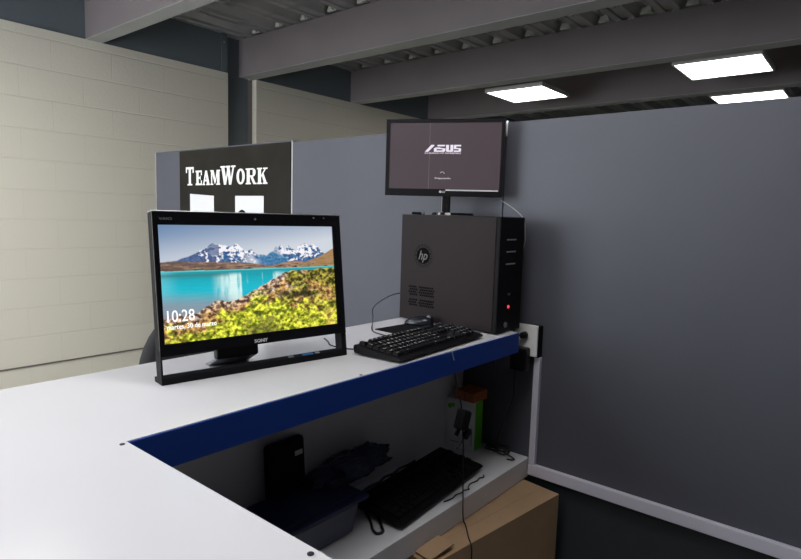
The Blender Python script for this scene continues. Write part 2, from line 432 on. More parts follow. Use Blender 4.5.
# outlet
t = thing('wall_outlet', 'white surface-mounted wall outlet at the counter end', 'outlet', (XP, .975, .95))
MB().box(-.030, -.0002, -.046, .040, -.055, .062, bev=.004).build('outlet_box', M['matte'], t)  # black body: shade on the white box's side put into its colour
MB().box(-.038, -.030, -.042, .052, -.052, .064, bev=.003).build('cover_plate', M['outlet'], t)
for z in (-.03, .025):
    MB().box(-.0395, -.038, -.012, .022, z-.016, z+.016, bev=.0007).build('socket', M['outlet'], t)
t = thing('power_plug', 'small round black plug in the upper socket of the outlet', 'plug', (XP-.040, .980, .975))
MB().cyl((0, 0, 0), (-.022, .004, 0), .014, .011, bev=.002).build('plug_body', M['black'], t)
MB().tube([(-.020, .004, 0), (-.035, .020, .004), (-.04, .04, .02), (-.045, .055, .05), (-.05, .05, .07)], .003).build('cord', M['cable'], t)
t = thing('power_adapter', 'bulky black power adapter plugged in the outlet under the small plug', 'adapter', (XP-.040, .992, .905))
MB().box(-.042, 0, -.038, .026, -.058, .028, bev=.008).build('adapter_body', M['black'], t)
MB().tube([(-.02, .01, -.053), (-.022, .012, -.10), (-.01, .02, -.18), (-.012, .06, -.30), (-.02, .08, -.385)], .003).build('cord', M['cable'], t)

# ------------------------------------------------------------------ counter
t = thing('reception_counter', 'white L-shaped reception counter with blue front edge and low shelf', 'counter', (0, 0, 0))
MB().prism([(-.06, -.9), (.443, -.9), (.443, .960), (1.817, .960), (1.817, 1.07), (XP-.004, 1.07), (XP-.004, 1.425), (-.06, 1.425)], .975, 1.0, 'z').build('worktop', M['laminate'], t)
tag(MB().box(.4435, 1.816, .9555, .9595, .930, .9985).build('front_edge_band', M['blue'], t), 'deep blue edge band under the worktop')
MB().box(-.06, XP-.004, 1.265, 1.283, 0, .9745).build('back_panel', M['board_white'], t)
MB().box(.02, XP-.003, .957, 1.2645, .431, .505, bev=.0015).build('shelf', M['board_white'], t)
MB().box(-.06, -.042, -.9, 1.2645, 0, .9745).build('side_panel', M['board_white'], t)
MB().box(-.0415, .43, -.9, -.882, 0, .9745).build('side_panel', M['board_white'], t)
for x, y in ((.432, .952), (.432, .481), (1.027, .967), (.08, .20), (-.02, .9)):
    MB().cyl((x, y, 1.0001), (x, y, 1.0012), .0042, seg=16).build('screw', M['screw'], t)
for x in (1.08, 1.352, 1.66):
    MB().cyl((x, .9572, .437), (x, .954, .437), .0035, seg=12).build('shelf_screw', M['nickel'], t)
tag(MB().tube([(1.399, .948, 1.0035), (1.401, .9525, 1.0035), (1.402, .9528, .998), (1.405, .951, .985), (1.408, .949, .974)], .0016).build('cable_hook', M['nickel']), 'tiny metal cable hook on the blue counter edge in front of the keyboard', 'hook')
bpy.data.objects['cable_hook'].location = (0, .0005, 0)

# ------------------------------------------------------------------ all-in-one computer
yaw = math.atan2(-.1498, .9887); tl = .127
t = thing('all_in_one_computer', 'large black all-in-one computer showing a mountain lake picture', 'computer', (.8905, 1.176, 1.0), (-tl, 0, yaw))
W2 = .2602; WL = -.2515; H = .392
# frame: side bars, bottom bar, body
fr = MB()
fr.prism([(0, .0006), (.045, .0063), (.045, .0175), (.010, .0215), (0, .0165)], WL, W2, 'x')
for s in (-1, 1):
    x0, x1 = (WL, WL+.004) if s < 0 else (W2-.016, W2)
    fr.prism([(0, .0166), (.010, .0216), (.030, .0190), (.030, .078), (0, .078)], x0, x1, 'x')
fr.build('stand_frame', M['matte'], t)
b = MB()
b.box(WL, W2, .004, .030, .0645, H, bev=.003)
b.box(-.235, .235, .030, .046, .066, .375, bev=.006)
b.box(-.20, .20, .046, .062, .10, .35, bev=.01)
b.build('housing', M['matte'], t)
bz = MB()
sx0, sx1, sz0, sz1 = -.2397, .2347, .0918, .3618
def frame_rect(mb, X0, X1, Z0, Z1, x0, x1, z0, z1, y0, y1):
    mb.box(X0, X1, y0, y1, z1, Z1); mb.box(X0, X1, y0, y1, Z0, z0)
    mb.box(X0, x0, y0, y1, z0, z1); mb.box(x1, X1, y0, y1, z0, z1)
frame_rect(bz, WL, W2, .0645, H, sx0, sx1, sz0, sz1, -.001, .004)
bz.build('bezel', M['gloss'], t)
tag(MB().box(WL, W2, .000, .030, H, H+.0025, bev=.0008).build('top_edge', M['silver'], t), 'thin silver top edge')
MB().box(sx1+.003, sx1+.0075, -.0016, -.001, sz0-.005, sz1).build('bezel_reveal', M['black'], t)

# the picture on the screen (a wallpaper drawn from noise)
def lerp(a, b, u): return tuple(a[i]+(b[i]-a[i])*u for i in range(3))
def interp(pts, x):
    if x <= pts[0][0]: return pts[0][1]
    for (a, b), (c, d) in zip(pts, pts[1:]):
        if x <= c: return b+(d-b)*(x-a)/(c-a)
    return pts[-1][1]
def sstep(a, b, x):
    u = max(0, min(1, (x-a)/(b-a))); return u*u*(3-2*u)
def fbm(x, y, o=4, s=0.0):
    v = 0; a = .5; n = 0
    for _ in range(o):
        v += a*noise.noise(Vector((x, y, s))); n += a; x *= 2.03; y *= 2.03; a *= .55
    return v/n
def pf(px, py):                     # fractions inside the displayed picture
    fx = (px-157.5)/174.5; top = 223.5+fx*5.5; bot = 344-fx*20
    return fx, (py-top)/(bot-top)
SKY = [pf(a, b) for a, b in ((150, 262), (160, 261), (172, 259), (184, 254), (190, 251), (194, 249), (198, 247), (201, 244), (204, 241.5), (206, 243.5), (209, 244), (214, 244.5), (222, 246), (226, 243.5), (228, 244), (232, 248), (236, 251), (241, 249), (244, 253), (248, 255), (252, 254.5), (256, 256), (260, 253), (264, 251), (265.5, 247.5), (270, 247), (272.5, 244.5), (274, 248), (276, 252.5), (278, 248), (280, 246), (283, 249), (286, 250), (288.5, 252), (290, 247), (293, 246.5), (295, 245.5), (300, 244.5), (304, 246.5), (309, 245), (313, 247), (317, 252), (322, 255), (326, 254), (334, 255))]
HILL = [pf(a, b) for a, b in ((150, 262), (170, 261), (185, 261.5), (210, 262), (235, 263), (250, 265), (260, 266), (268, 264.5), (285, 261.5), (298, 263), (312, 259), (322, 255), (328, 252), (334, 249.5))]
SHOREL = [pf(a, b) for a, b in ((150, 270.5), (200, 270), (250, 269), (300, 268), (334, 267))]
LAND = [pf(a, b) for a, b in ((150, 319), (165, 318), (176, 315), (188, 312), (196, 307), (203, 302), (210, 301), (217, 302), (225, 300), (232, 296), (240, 291), (248, 288), (254, 284), (260, 280), (266, 278), (274, 273), (284, 271.5), (296, 271), (312, 270), (334, 269))]
def wall_col(x, y):
    sk = interp(SKY, x)+.008*fbm(x*40, .3, 3)
    hl = interp(HILL, x)+.004*fbm(x*30, 4.1, 2)
    sl = interp(SHOREL, x)
    ld = interp(LAND, x)+.022*fbm(x*26, 7.7, 4)
    if y > ld:                       # moor in front of the lake
        n1 = fbm(x*9, y*8, 4, 1); n2 = fbm(x*22+5, y*19, 4, 2); n3 = fbm(x*48, y*34, 4, 3)
        gl = interp([(0, .97), (.10, .93), (.22, .88), (.32, .80), (.42, .72), (.5, .68), (.62, .70), (.72, .74), (.85, .76), (1, .72)], x)
        grass = sstep(-.07, .07, y-gl+.30*n1+.14*n2)
        grass = max(grass, .5*sstep(.14, .30, n1+.3*n2)*sstep(.25, .5, x))
        grn = lerp((.17, .22, .010), (.74, .74, .060), sstep(-.26, .34, n2+n3*.8))
        grn = lerp(grn, (.70, .52, .10), sstep(.70, .95, x)*sstep(-.1, .3, n1)*.8)
        brn = lerp((.15, .065, .02), (.62, .36, .13), sstep(-.28, .28, n2*.8+n3*.7))
        c = lerp(brn, grn, grass)
        rk = fbm(x*16+9, y*20, 4, 6)
        rock = sstep(.02, .16, rk-1.2*abs(x-.60)-.8*abs(y-.50)+.12)*(1-grass*.6)
        c = lerp(c, lerp((.30, .20, .16), (.74, .60, .54), sstep(-.2, .3, n3)), rock*.8)
        ol = sstep(-.05, .12, fbm(x*10+2, y*9, 4, 9)+1.1*(x-.74)-1.4*abs(y-.50)+.12)
        c = lerp(c, lerp((.035, .050, .006), (.34, .31, .04), sstep(-.26, .34, n2*.6+n3)), ol*.85)
        db = sstep(.06, 0, abs(y-.655-.12*(x-.7))+.05*n2-.005)*sstep(.60, .66, x)*(1-sstep(.82, .90, x))
        dk = max(db, sstep(.16, .32, fbm(x*15+30, y*17, 4, 12))*.9)
        c = lerp(c, (.030, .030, .014), min(1, dk)*.88)
        lowd = sstep(.87, .97, y+.3*n2)*sstep(.38, .46, x)*(1-sstep(.58, .66, x)); c = lerp(c, (.07, .055, .03), lowd*.75)
        edge = sstep(.11, .02, y-ld+.06*n2)*(1-sstep(.62, .72, x)); c = lerp(c, lerp((.10, .06, .05), (.62, .45, .36), sstep(-.15, .2, n3)), edge*.75)
        k = 1+1.3*n3+.5*n2
        return tuple(max(0, q*max(.22, k)) for q in c)
    if y > sl:                       # lake
        d = (y-sl)/.35
        c = lerp((.012, .30, .36), (.012, .45, .56), sstep(.0, .5, d))
        refl = 0
        refl = sstep(-.12, .22, fbm(x*17, .5, 3, 21)+.25*fbm(x*60, y*9, 3, 22)+.05)*sstep(.24, .34, x)*(1-sstep(.58, .72, x))
        refl *= sstep(.02, .06, y-sl)*(1-sstep(.30, .40, y-sl))
        c = lerp(c, (.70, .90, .86), refl*.9)
        c = lerp(c, (.20, .62, .70), sstep(.0, .12, .10-x)*.5)
        far = sstep(.015, .004, y-sl); c = lerp(c, (.16, .62, .60), far*.8)
        c = lerp(c, (.05, .16, .16), sstep(.020, .035, y-sl)*(1-sstep(.04, .075, y-sl))*(1-sstep(.3, .4, x))*.6)
        sh = sstep(.56, .72, y+(.25-x)*.10)*(1-sstep(.28, .45, x))
        c = lerp(c, (.22, .30, .36), sh)
        pk = sstep(.72, .86, y)*(1-sstep(.0, .25, x)); c = lerp(c, (.34, .18, .16), pk)
        k = 1+.12*fbm(x*10, y*70, 3, 17)
        return tuple(q*k for q in c)
    if y > hl:                       # brown far shore
        n = fbm(x*18, y*60, 4, 31)
        c = lerp((.13, .085, .07), (.42, .26, .17), sstep(-.3, .4, n+(x-.5)*.4))
        c = lerp(c, (.36, .21, .07), sstep(.72, .9, x)*.6)
        c = lerp(c, (.03, .02, .02), sstep(.12, .3, fbm(x*25, y*90, 3, 33))*sstep(sl-.05, sl-.01, y))
        return c
    if y > sk:                       # mountains with snow
        n = fbm(x*34+fbm(x*9, y*9, 2, 2)*2, y*26, 5, 41); m2 = fbm(x*70, y*55, 4, 44)
        g = n+.35*m2
        low = sstep(hl-.10, hl, y)
        blue = lerp((.025, .075, .20), (.10, .22, .42), sstep(-.2, .3, m2))
        if x < .30: blue = lerp(blue, (.10, .11, .22), .5)
        snow = (.86, .84, .88)
        s = sstep(-.12, .02, g-.20*low-(.35 if x < .24 else 0)*sstep(.26, .12, x))
        if .50 < x < .66: s *= .30+.7*sstep(.06, .0, abs(x-.675))
        if abs(x-.268) < .030 and y < .27: s *= .15
        c = lerp(blue, snow, s)
        tri = sstep(0, .02, (y-.235)-abs(x-.60)*.55)*sstep(.48, .52, x)*(1-sstep(.68, .72, x))
        c = lerp(c, lerp((.03, .15, .32), (.06, .22, .40), sstep(-.2, .2, m2)), tri*.85)
        c = lerp(c, (.72, .73, .78), sstep(.40, .48, x)*(1-sstep(.48, .55, x))*sstep(sk+.03, sk+.07, y)*.6)
        return lerp((.5, .55, .62), c, sstep(0, .012, y-sk))
    u = sstep(0, .38, y+.10*x)       # sky
    c = lerp((.15, .24, .40), (.58, .62, .68), min(1, u*.85+.45*x))
    return c
def screen_mesh():
    NX, NY = 380, 218
    vs = [(sx0+(sx1-sx0)*i/NX, .0030, sz1-(sz1-sz0)*j/NY) for j in range(NY+1) for i in range(NX+1)]
    fs = [(j*(NX+1)+i, (j+1)*(NX+1)+i, (j+1)*(NX+1)+i+1, j*(NX+1)+i+1) for j in range(NY) for i in range(NX)]
    me = bpy.data.meshes.new('screen'); me.from_pydata(vs, [], fs)
    ca = me.color_attributes.new('picture', 'FLOAT_COLOR', 'POINT')
    buf = []
    for j in range(NY+1):
        for i in range(NX+1):
            c = wall_col(i/NX, j/NY); buf += [max(0, c[0]), max(0, c[1]), max(0, c[2]), 1]
    ca.data.foreach_set('color', buf)
    m = bpy.data.materials.new('mountain_picture_screen'); m.use_nodes = True
    b = m.node_tree.nodes['Principled BSDF']; a = m.node_tree.nodes.new('ShaderNodeVertexColor'); a.layer_name = 'picture'
    b.inputs['Base Color'].default_value = (.01, .01, .01, 1); b.inputs['Roughness'].default_value = .25
    m.node_tree.links.new(a.outputs['Color'], b.inputs['Emission Color']); b.inputs['Emission Strength'].default_value = 1.0
    me.materials.append(m)
    o = bpy.data.objects.new('screen', me); col.objects.link(o); o.parent = t
    return o
scr = screen_mesh()
def put_text(txt, x0, x1, z0, z1, y, m, parent, name, **k):
    me = text_mesh(txt, **k); mb = MB(); mb.mesh(me, fitT(me, x0, x1, z0, z1, y)); return mb.build(name, m, parent)
put_text('10:28', -.2300, -.1670, .1400, .1670, .0022, M['clock'], scr, 'clock_digits', offset=.0)
put_text('martes, 30 de marzo', -.2320, -.1150, .1215, .1345, .0022, M['clock'], scr, 'date_text', offset=.006)
put_text('SONY', -.021, .016, .0690, .0775, -.0018, M['lgdim'], t, 'maker_badge', offset=.03)
put_text('VAIO', -.2375, -.208, .3725, .3785, -.0018, M['dim'], t, 'model_badge')
for x, z in ((.174, .3850), (.2065, .3850)):
    MB().box(x-.002, x+.002, -.0018, -.001, z-.0018, z+.0012).build('indicator_light', M['greyst'], t)
MB().cyl((0, -.0018, .378), (0, -.001, .378), .003, seg=16).build('webcam', M['dim'], t)
# stickers on the lower bar (top slope)
for x0, x1, mm in ((.075, .091, M['greyst']), (.118, .152, M['bluest']), (.158, .172, M['greyst'])):
    mb = MB(); mb.quad((x0, .0012, .0178), (x1, .0012, .0178), (x1, .0085, .0217), (x0, .0085, .0217)); mb.build('sticker', mm, t)
# rear hinge and stand foot
h = MB(); h.box(-.100, .015, .046, .068, .033, .12, bev=.006); h.build('hinge_block', M['black'], t)
h = MB(); h.prism([(.050, .034), (.066, .034), (.125, .0175), (.105, .0140)], -.098, .012, 'x', bev=.0006); h.build('rear_foot', M['dim'], t)
tag(MB().tube([(1.24, 1.33, 1.0042), (1.215, 1.285, 1.0042), (1.190, 1.25, 1.004), (1.186, 1.20, 1.0038), (1.20, 1.165, 1.004), (1.224, 1.150, 1.006)], .0022).build('keyboard_cable', M['cable']), 'thin black cable between the all-in-one computer and the keyboard', 'cable')

# ------------------------------------------------------------------ keyboards
ROWS = [
 (0.0, [(0, 1, 'Esc')]+[(2+i, 1, 'F%d' % (i+1)) for i in range(4)]+[(6.5+i, 1, 'F%d' % (i+5)) for i in range(4)]+[(11+i, 1, 'F%d' % (i+9)) for i in range(4)]+[(15.3+i, 1, '') for i in range(3)]),
 (1.3, [(i, 1, c) for i, c in enumerate('|1234567890?=')]+[(13, 2, '<')]+[(15.3+i, 1, '') for i in range(3)]+[(18.6, 1, 'N'), (19.6, 1, '/'), (20.6, 1, '*'), (21.6, 1, '-')]),
 (2.3, [(0, 1.5, 'Tab')]+[(1.5+i, 1, c) for i, c in enumerate('QWERTYUIOP[]')]+[(13.5, 1.5, '}')]+[(15.3+i, 1, '') for i in range(3)]+[(18.6, 1, '7'), (19.6, 1, '8'), (20.6, 1, '9')]),
 (3.3, [(0, 1.75, 'Caps')]+[(1.75+i, 1, c) for i, c in enumerate('ASDFGHJKL:"')]+[(12.75, 2.25, 'Enter')]+[(18.6, 1, '4'), (19.6, 1, '5'), (20.6, 1, '6'), (21.6, 1, '+')]),
 (4.3, [(0, 2.25, 'Shift')]+[(2.25+i, 1, c) for i, c in enumerate('ZXCVBNM,.-')]+[(12.25, 2.75, 'Shift')]+[(16.3, 1, '^')]+[(18.6, 1, '1'), (19.6, 1, '2'), (20.6, 1, '3'), (21.6, 1, '+')]),
 (5.3, [(0, 1.25, 'Ctrl'), (1.25, 1.25, ''), (2.5, 1.25, 'Alt'), (3.75, 6, ''), (9.75, 1.25, 'Alt'), (11, 1.25, ''), (12.25, 1.25, ''), (13.5, 1.5, 'Ctrl'), (15.3, 1, ''), (16.3, 1, ''), (17.3, 1, ''), (18.6, 2, '0'), (20.6, 1, '.')]),
]
TXT = {}
def keyboard(name, label, loc, rot, w, d, z_lift, legends=True, feet=False):
    t = thing(name, label, 'keyboard', loc, rot)
    hw, hd = w/2, d/2
    body = MB(); body.prism([(-hd+.006, .002), (hd-.004, .002), (hd, .020), (hd-.004, .0265), (hd-.014, .0265), (-hd+.014, .0135), (-hd, .009)], -hw, hw, 'x', bev=.0018)
    body.build('keyboard_body', M['black'], t)
    if feet:
        for s in (-1, 1):
            MB().box(s*(hw-.05)-.015, s*(hw-.05)+.015, hd-.03, hd-.022, -.012+z_lift*0, .004).build('foot', M['matte'], t)
    pitch = (w-.018)/22.6; py = (d-.030)/6.3
    sl = math.atan2(.0125, d-.032)
    for r, keys in ROWS:
        for x, kw, leg in keys:
            cx = -hw+.009+x*pitch; cy = hd-.012-(r+.5)*py
            zc = .0140+(cy+hd-.012)*math.tan(sl)
            mb = MB()
            a = kw*pitch-.002; bq = py-.002
            tt = bmesh.new(); bmesh.ops.create_cube(tt, size=1)
            for v in tt.verts:
                top = v.co.z > 0; k = .82 if top else 1
                v.co = Vector((v.co.x*(a-(0.0045 if top else 0)), v.co.y*(bq-(.0045 if top else 0))+(.0006 if top else 0), .0085 if top else 0))
            mb._merge(tt, M['key'])
            if legends and leg:
                if leg not in TXT: TXT[leg] = text_mesh(leg, size=1, ext=.0)
                me = TXT[leg]
                s = .0115 if len(leg) == 1 else .0066
                mb.mesh(me, Matrix.Translation((-a/2+.0036, -.0035, .0087)) @ Matrix.Diagonal((s, s, s, 1)), M['legend'])
            o = mb.build('key', M['key'], t)
            o.location = (cx+kw*pitch/2, cy, zc); o.rotation_euler = (sl, 0, 0)
    return t, hw, hd
t, hw, hd = keyboard('keyboard', 'black keyboard with white legends on the white worktop beside the tower', (1.400, 1.060, 1.003), (0, 0, R(3.6)), .462, .170, 0)
for k in range(3):
    MB().box(hw-.062+k*.016, hw-.057+k*.016, hd-.018, hd-.012, .0315, .0325).build('status_light', M['dim'], t)

t, hw, hd = keyboard('keyboard', 'dark dusty keyboard lying on the low shelf under the counter', (1.462, 1.088, .5195), (R(2), R(0), R(5.0)), .505, .185, 0, legends=False)
tag(MB().tube([(1.235, 1.150, .5565), (1.28, 1.158, .5575), (1.32, 1.156, .5580), (1.36, 1.166, .5590), (1.40, 1.163, .5580), (1.44, 1.172, .5590), (1.49, 1.172, .5575), (1.53, 1.178, .5570)], .0042).build('keyboard_cable', M['cable']), 'black cable bunched along the back of the dark shelf keyboard', 'cable')
tag(MB().tube([(1.44, .988, .5085), (1.475, .981, .5085), (1.505, .986, .5085), (1.53, .981, .5085), (1.545, .985, .5085), (1.565, .976, .5085), (1.572, .984, .5085), (1.60, .995, .5085), (1.635, .990, .5085), (1.66, .996, .5085), (1.675, .988, .5085), (1.69, .999, .5085)], .0020).build('loose_cable', M['cable']), 'thin black cable wavering along the front edge of the dark shelf keyboard', 'cable')
tag(MB().tube([(1.222, 1.120, .5100), (1.205, 1.090, .5095), (1.185, 1.062, .5095), (1.165, 1.038, .5100), (1.160, 1.018, .5095), (1.178, 1.012, .5095), (1.195, 1.030, .5095), (1.212, 1.052, .5100), (1.225, 1.072, .5110)], .0042).build('loose_cable', M['cable']), 'small black cable loop on the shelf between blue bin and dark keyboard', 'cable')

# ------------------------------------------------------------------ mouse and pad
pad = MB().prism([(1.477, 1.330), (1.468, 1.165), (1.690, 1.150), (1.700, 1.318)], 1.0003, 1.003, 'z').build('mouse_pad', M['rubber'])
tag(pad, 'black rubber mouse pad on the white worktop beside the tower', 'mouse pad')
def mouse():
    t = thing('computer_mouse', 'dark blue grey computer mouse resting on the black pad', 'mouse', (1.655, 1.275, 1.0032), (0, 0, R(25)))
    mb = MB(); tt = bmesh.new(); bmesh.ops.create_uvsphere(tt, u_segments=28, v_segments=16, radius=1)
    for v in tt.verts:
        x, y, z = v.co
        zz = max(0, z)**.75*.031*(1-.28*y) if z > 0 else 0
        v.co = Vector((x*.030*(1-.10*y), y*.056, zz))
    for f in tt.faces: f.smooth = True
    mb._merge(tt); mb.build('shell', mat('mouse_plastic', (.014, .017, .027), .25), t)
    MB().cyl((-.003, -.034, .0285), (.003, -.034, .0285), .0075, seg=16).build('scroll_wheel', M['greyst'], t)
    MB().box(-.0006, .0006, -.052, -.006, .018, .0325).build('button_seam', M['matte'], t)
mouse()
tag(MB().tube([(1.76, 1.435, 1.095), (1.70, 1.45, 1.088), (1.66, 1.485, 1.056), (1.655, 1.505, 1.03), (1.62, 1.47, .998+.012), (1.54, 1.40, 1.0035), (1.448, 1.315, 1.0025), (1.425, 1.25, 1.0022), (1.43, 1.20, 1.0022), (1.47, 1.155, 1.004)], .0019).build('mouse_cable', M['cable']), 'thin black cable arching out from behind the tower onto the worktop', 'cable')

# ------------------------------------------------------------------ tower
X0, X1, Y0, Y1, ZT = 1.708, 1.872, .985, 1.414, 1.400
t = thing('computer_tower', 'tall black brown desktop computer tower at the counter end', 'computer', (X0, Y0, 1.0))
w, d, h = X1-X0, Y1-Y0, ZT-1.0
MB().box(0, w, .018, d, .006, h, bev=.0025).build('case', M['tower'], t)
MB().box(-.001, w+.001, 0, .0178, .004, h+.001, bev=.004).build('front_bezel', M['matte'], t)
for x, y in ((.02, .05), (w-.02, .05), (.02, d-.04), (w-.02, d-.04)):
    MB().cyl((x, y, 0), (x, y, .0065), .010).build('foot', M['rubber'], t)
for z in (.324, .283, .241):
    tag(MB().box(.042, .104, -.0025, 0.0005, z-.0022, z+.0022, bev=.001).build('drive_slot', M['silver'], t), 'silver drive bay slot')
MB().box(.01, w-.01, -.0008, .0005, .195, .197).build('bezel_seam', M['matte'], t)
MB().prism([(.062, .139), (.082, .139), (.072, .130)], -.002, 0, 'y').build('power_mark', M['dim'], t)
tag(MB().cyl((.072, -.0025, .092), (.072, 0, .092), .0055).build('power_light', M['redled'], t), 'glowing red power light')
MB().box(.060, .084, -.002, 0, .068, .081, bev=.0008).build('usb_port', M['matte'], t)
tag(MB().cyl((.058, -.003, .030), (.058, 0, .030), .0095).build('badge', M['dim'], t), 'round grey badge')
# round emblem with letters on the side, perforated grille under it
rg = MB(); n = 40; cy, cz = 1.307-Y0, .250
for i in range(26):
    a = 2*math.pi*i/26
    for rr in (.040, .034):
        if rr < .036 and i % 2: continue
        rg.box(-.0012, .0004, cy+rr*math.cos(a)-.0016, cy+rr*math.cos(a)+.0016, cz+rr*math.sin(a)-.0016, cz+rr*math.sin(a)+.0016)
tag(rg.build('emblem_ring', M['hole'], t), 'ring of small holes round the emblem')
MB().cyl((-.0010, cy, cz), (.0004, cy, cz), .030, seg=36).build('emblem_disc', M['hole'], t)
me = text_mesh('hp', size=1, ext=.02, shear=.35, offset=.01)
xs = [v.co.x for v in me.vertices]; ys = [v.co.y for v in me.vertices]
s = .042/(max(xs)-min(xs))
mb = MB(); mb.mesh(me, Matrix(((0, 0, -.02, -.0012), (-s, 0, 0, cy+.021+min(xs)*s), (0, s*1.15, 0, cz-.024-min(ys)*s), (0, 0, 0, 1)))); mb.build('emblem_letters', M['emblem'], t)
g = MB()
for r_ in range(8):
    for c_ in range(12):
        if r_ in (3,) or c_ == 7: continue
        y = .266+c_*.0098+(.0049 if r_ % 2 else 0); z = .060+r_*.0098
        g.box(-.0008, .0004, y, y+.0070, z, z+.0064)
tag(g.build('vent_grille', M['hole'], t), 'grid of small dark vent holes')

# ------------------------------------------------------------------ monitor on the tower
yl = math.atan2(-.8944, .4472)
t = thing('computer_monitor', 'black flat monitor with a dark boot screen standing on the tower', 'monitor', (1.7855, 1.287, ZT+.0015), (0, 0, yl))
zb = 1.4695-ZT; zt = 1.7515-ZT
MB().box(-.2203, .2203, .002, .022, zb, zt, bev=.003).build('housing', M['black'], t)
MB().box(-.15, .15, .022, .044, zb+.05, zt-.05, bev=.01).build('back_bulge', M['matte'], t)
bz = MB(); frame_rect(bz, -.2203, .2203, zb, zt, -.206, .209, zb+.0265, zt-.0135, -.002, .002); bz.build('bezel', M['black'], t)
s = MB(); s.quad((-.206, .0008, zb+.0265), (.209, .0008, zb+.0265), (.209, .0008, zt-.0135), (-.206, .0008, zt-.0135)); scr2 = s.build('screen', M['lgscreen'], t)
MB().box(-.0548, -.0530, .0002, .0006, zb+.027, zt-.014).build('screen_line', M['lgstripe'], scr2)
tag(MB().box(.012, .206, -.0028, -.002, zb+.0205, zb+.0255).build('chin_reflection', M['lgdim'], t), 'pale reflection painted on the chin')  # reflection on the glossy chin, drawn as a pale strip
MB().cyl((-.0072, -.0022, zb+.0165), (-.0072, -.0035, zb+.0165), .0048, seg=20).build('maker_disc', M['lgdim'], t)
put_text('LG', -.0005, .0105, zb+.0125, zb+.0205, -.003, M['lgdim'], t, 'maker_badge', offset=.02)
# boot logo built from slanted strokes
lg = MB(); K = .28
def sl_poly(pts, y=.0000):
    lx0, lx1, lz0, lz1 = -.071, .064, 1.6325-ZT, 1.6580-ZT
    q = [(lx0+(lx1-lx0)*a, lz0+(lz1-lz0)*b) for a, b in pts]
    lg.prism(q, -.0004, .0004, 'y')
sl_poly([(.00, 0), (.09, 0), (.255, .86), (.255, 1), (.175, 1)])               # A left stroke
sl_poly([(.25, 0), (.33, 0), (.33, .66), (.25, .52)])                          # A right stroke
sl_poly([(.35, 1), (.56, 1), (.55, .78), (.34, .78)])                          # S top
sl_poly([(.345, .62), (.425, .62), (.425, .40), (.335, .40)]); sl_poly([(.335, .62), (.55, .50), (.545, .36), (.335, .40)])
sl_poly([(.33, 0), (.545, 0), (.565, .20), (.34, .20)]); sl_poly([(.485, .18), (.565, .18), (.57, .50), (.49, .50)])
sl_poly([(.585, 1), (.665, 1), (.665, .0), (.60, .0), (.585, .18)]); sl_poly([(.60, 0), (.76, 0), (.775, .22), (.60, .22)]); sl_poly([(.705, .0), (.765, 0), (.785, .2), (.785, 1), (.705, 1)])
sl_poly([(.81, 1), (1.0, 1), (.99, .78), (.80, .78)]); sl_poly([(.80, .78), (.865, .78), (.865, .40), (.80, .40)])
sl_poly([(.80, .60), (.99, .52), (.99, .38), (.80, .40)]); sl_poly([(.80, 0), (.98, 0), (1.0, .20), (.80, .20)]); sl_poly([(.93, .2), (1.0, .2), (.995, .50), (.93, .52)])
lg.build('boot_logo', M['logo'], scr2)
put_text('IN SEARCH OF INCREDIBLE', -.071, .064, 1.6255-ZT, 1.6302-ZT, .0004, M['logo'], scr2, 'boot_tagline', offset=.01)
put_text('Preparando', -.030, .028, 1.5315-ZT, 1.5390-ZT, .0004, M['logo'], scr2, 'boot_message', offset=.0)
sp = MB()
for i in range(5):
    a = R(20+i*30); sp.cyl((-.003+.0075*math.cos(a), .0004, 1.552-ZT+.0075*math.sin(a)), (-.003+.0075*math.cos(a), -.0004, 1.552-ZT+.0075*math.sin(a)), .0013, seg=10)
sp.build('boot_spinner', M['logo'], scr2)
MB().box(-.004, .030, .004, .020, .008, zb+.02, bev=.004).build('neck', M['gloss'], t)
bs = MB(); tt = bmesh.new(); bmesh.ops.create_cone(tt, cap_ends=True, segments=48, radius1=1, radius2=.96, depth=1)
bmesh.ops.transform(tt, matrix=Matrix.Translation((.040, .012, .0045)) @ Matrix.Diagonal((.080, .058, .009, 1)), verts=tt.verts)
bs._merge(tt); bs.build('base', M['gloss'], t)
MB().box(.0, .014, -.046, -.038, .009, .0115).build('base_label', M['dim'], t)
tag(MB().box(.10, .135, -.001, .003, zb-.003, zb, bev=.0008).build('button_strip', M['dim'], t), 'grey button strip under the chin')
kx = thing('usb_dongle', 'small black dongle lying on the far end of the tower top', 'dongle', (1.745, 1.368, ZT+.0005), (0, 0, R(-60)))
MB().box(-.022, .014, -.009, .009, 0, .010, bev=.003).build('dongle_body', M['matte'], kx)
MB().cyl((.014, 0, .005), (.026, 0, .005), .005, seg=12).build('dongle_tip', M['dim'], kx)
tag(MB().tube([(1.900, 1.105, 1.463), (1.901, 1.064, 1.441), (1.902, 1.026, 1.415), (1.903, 1.006, 1.392), (1.904, .999, 1.35), (1.904, 1.0, 1.30), (1.900, 1.03, 1.20), (1.905, 1.02, 1.10), (1.92, 1.04, 1.02)], .0018).build('monitor_cable', M['greycable']), 'thin grey cable from the black monitor down behind the tower', 'cable')

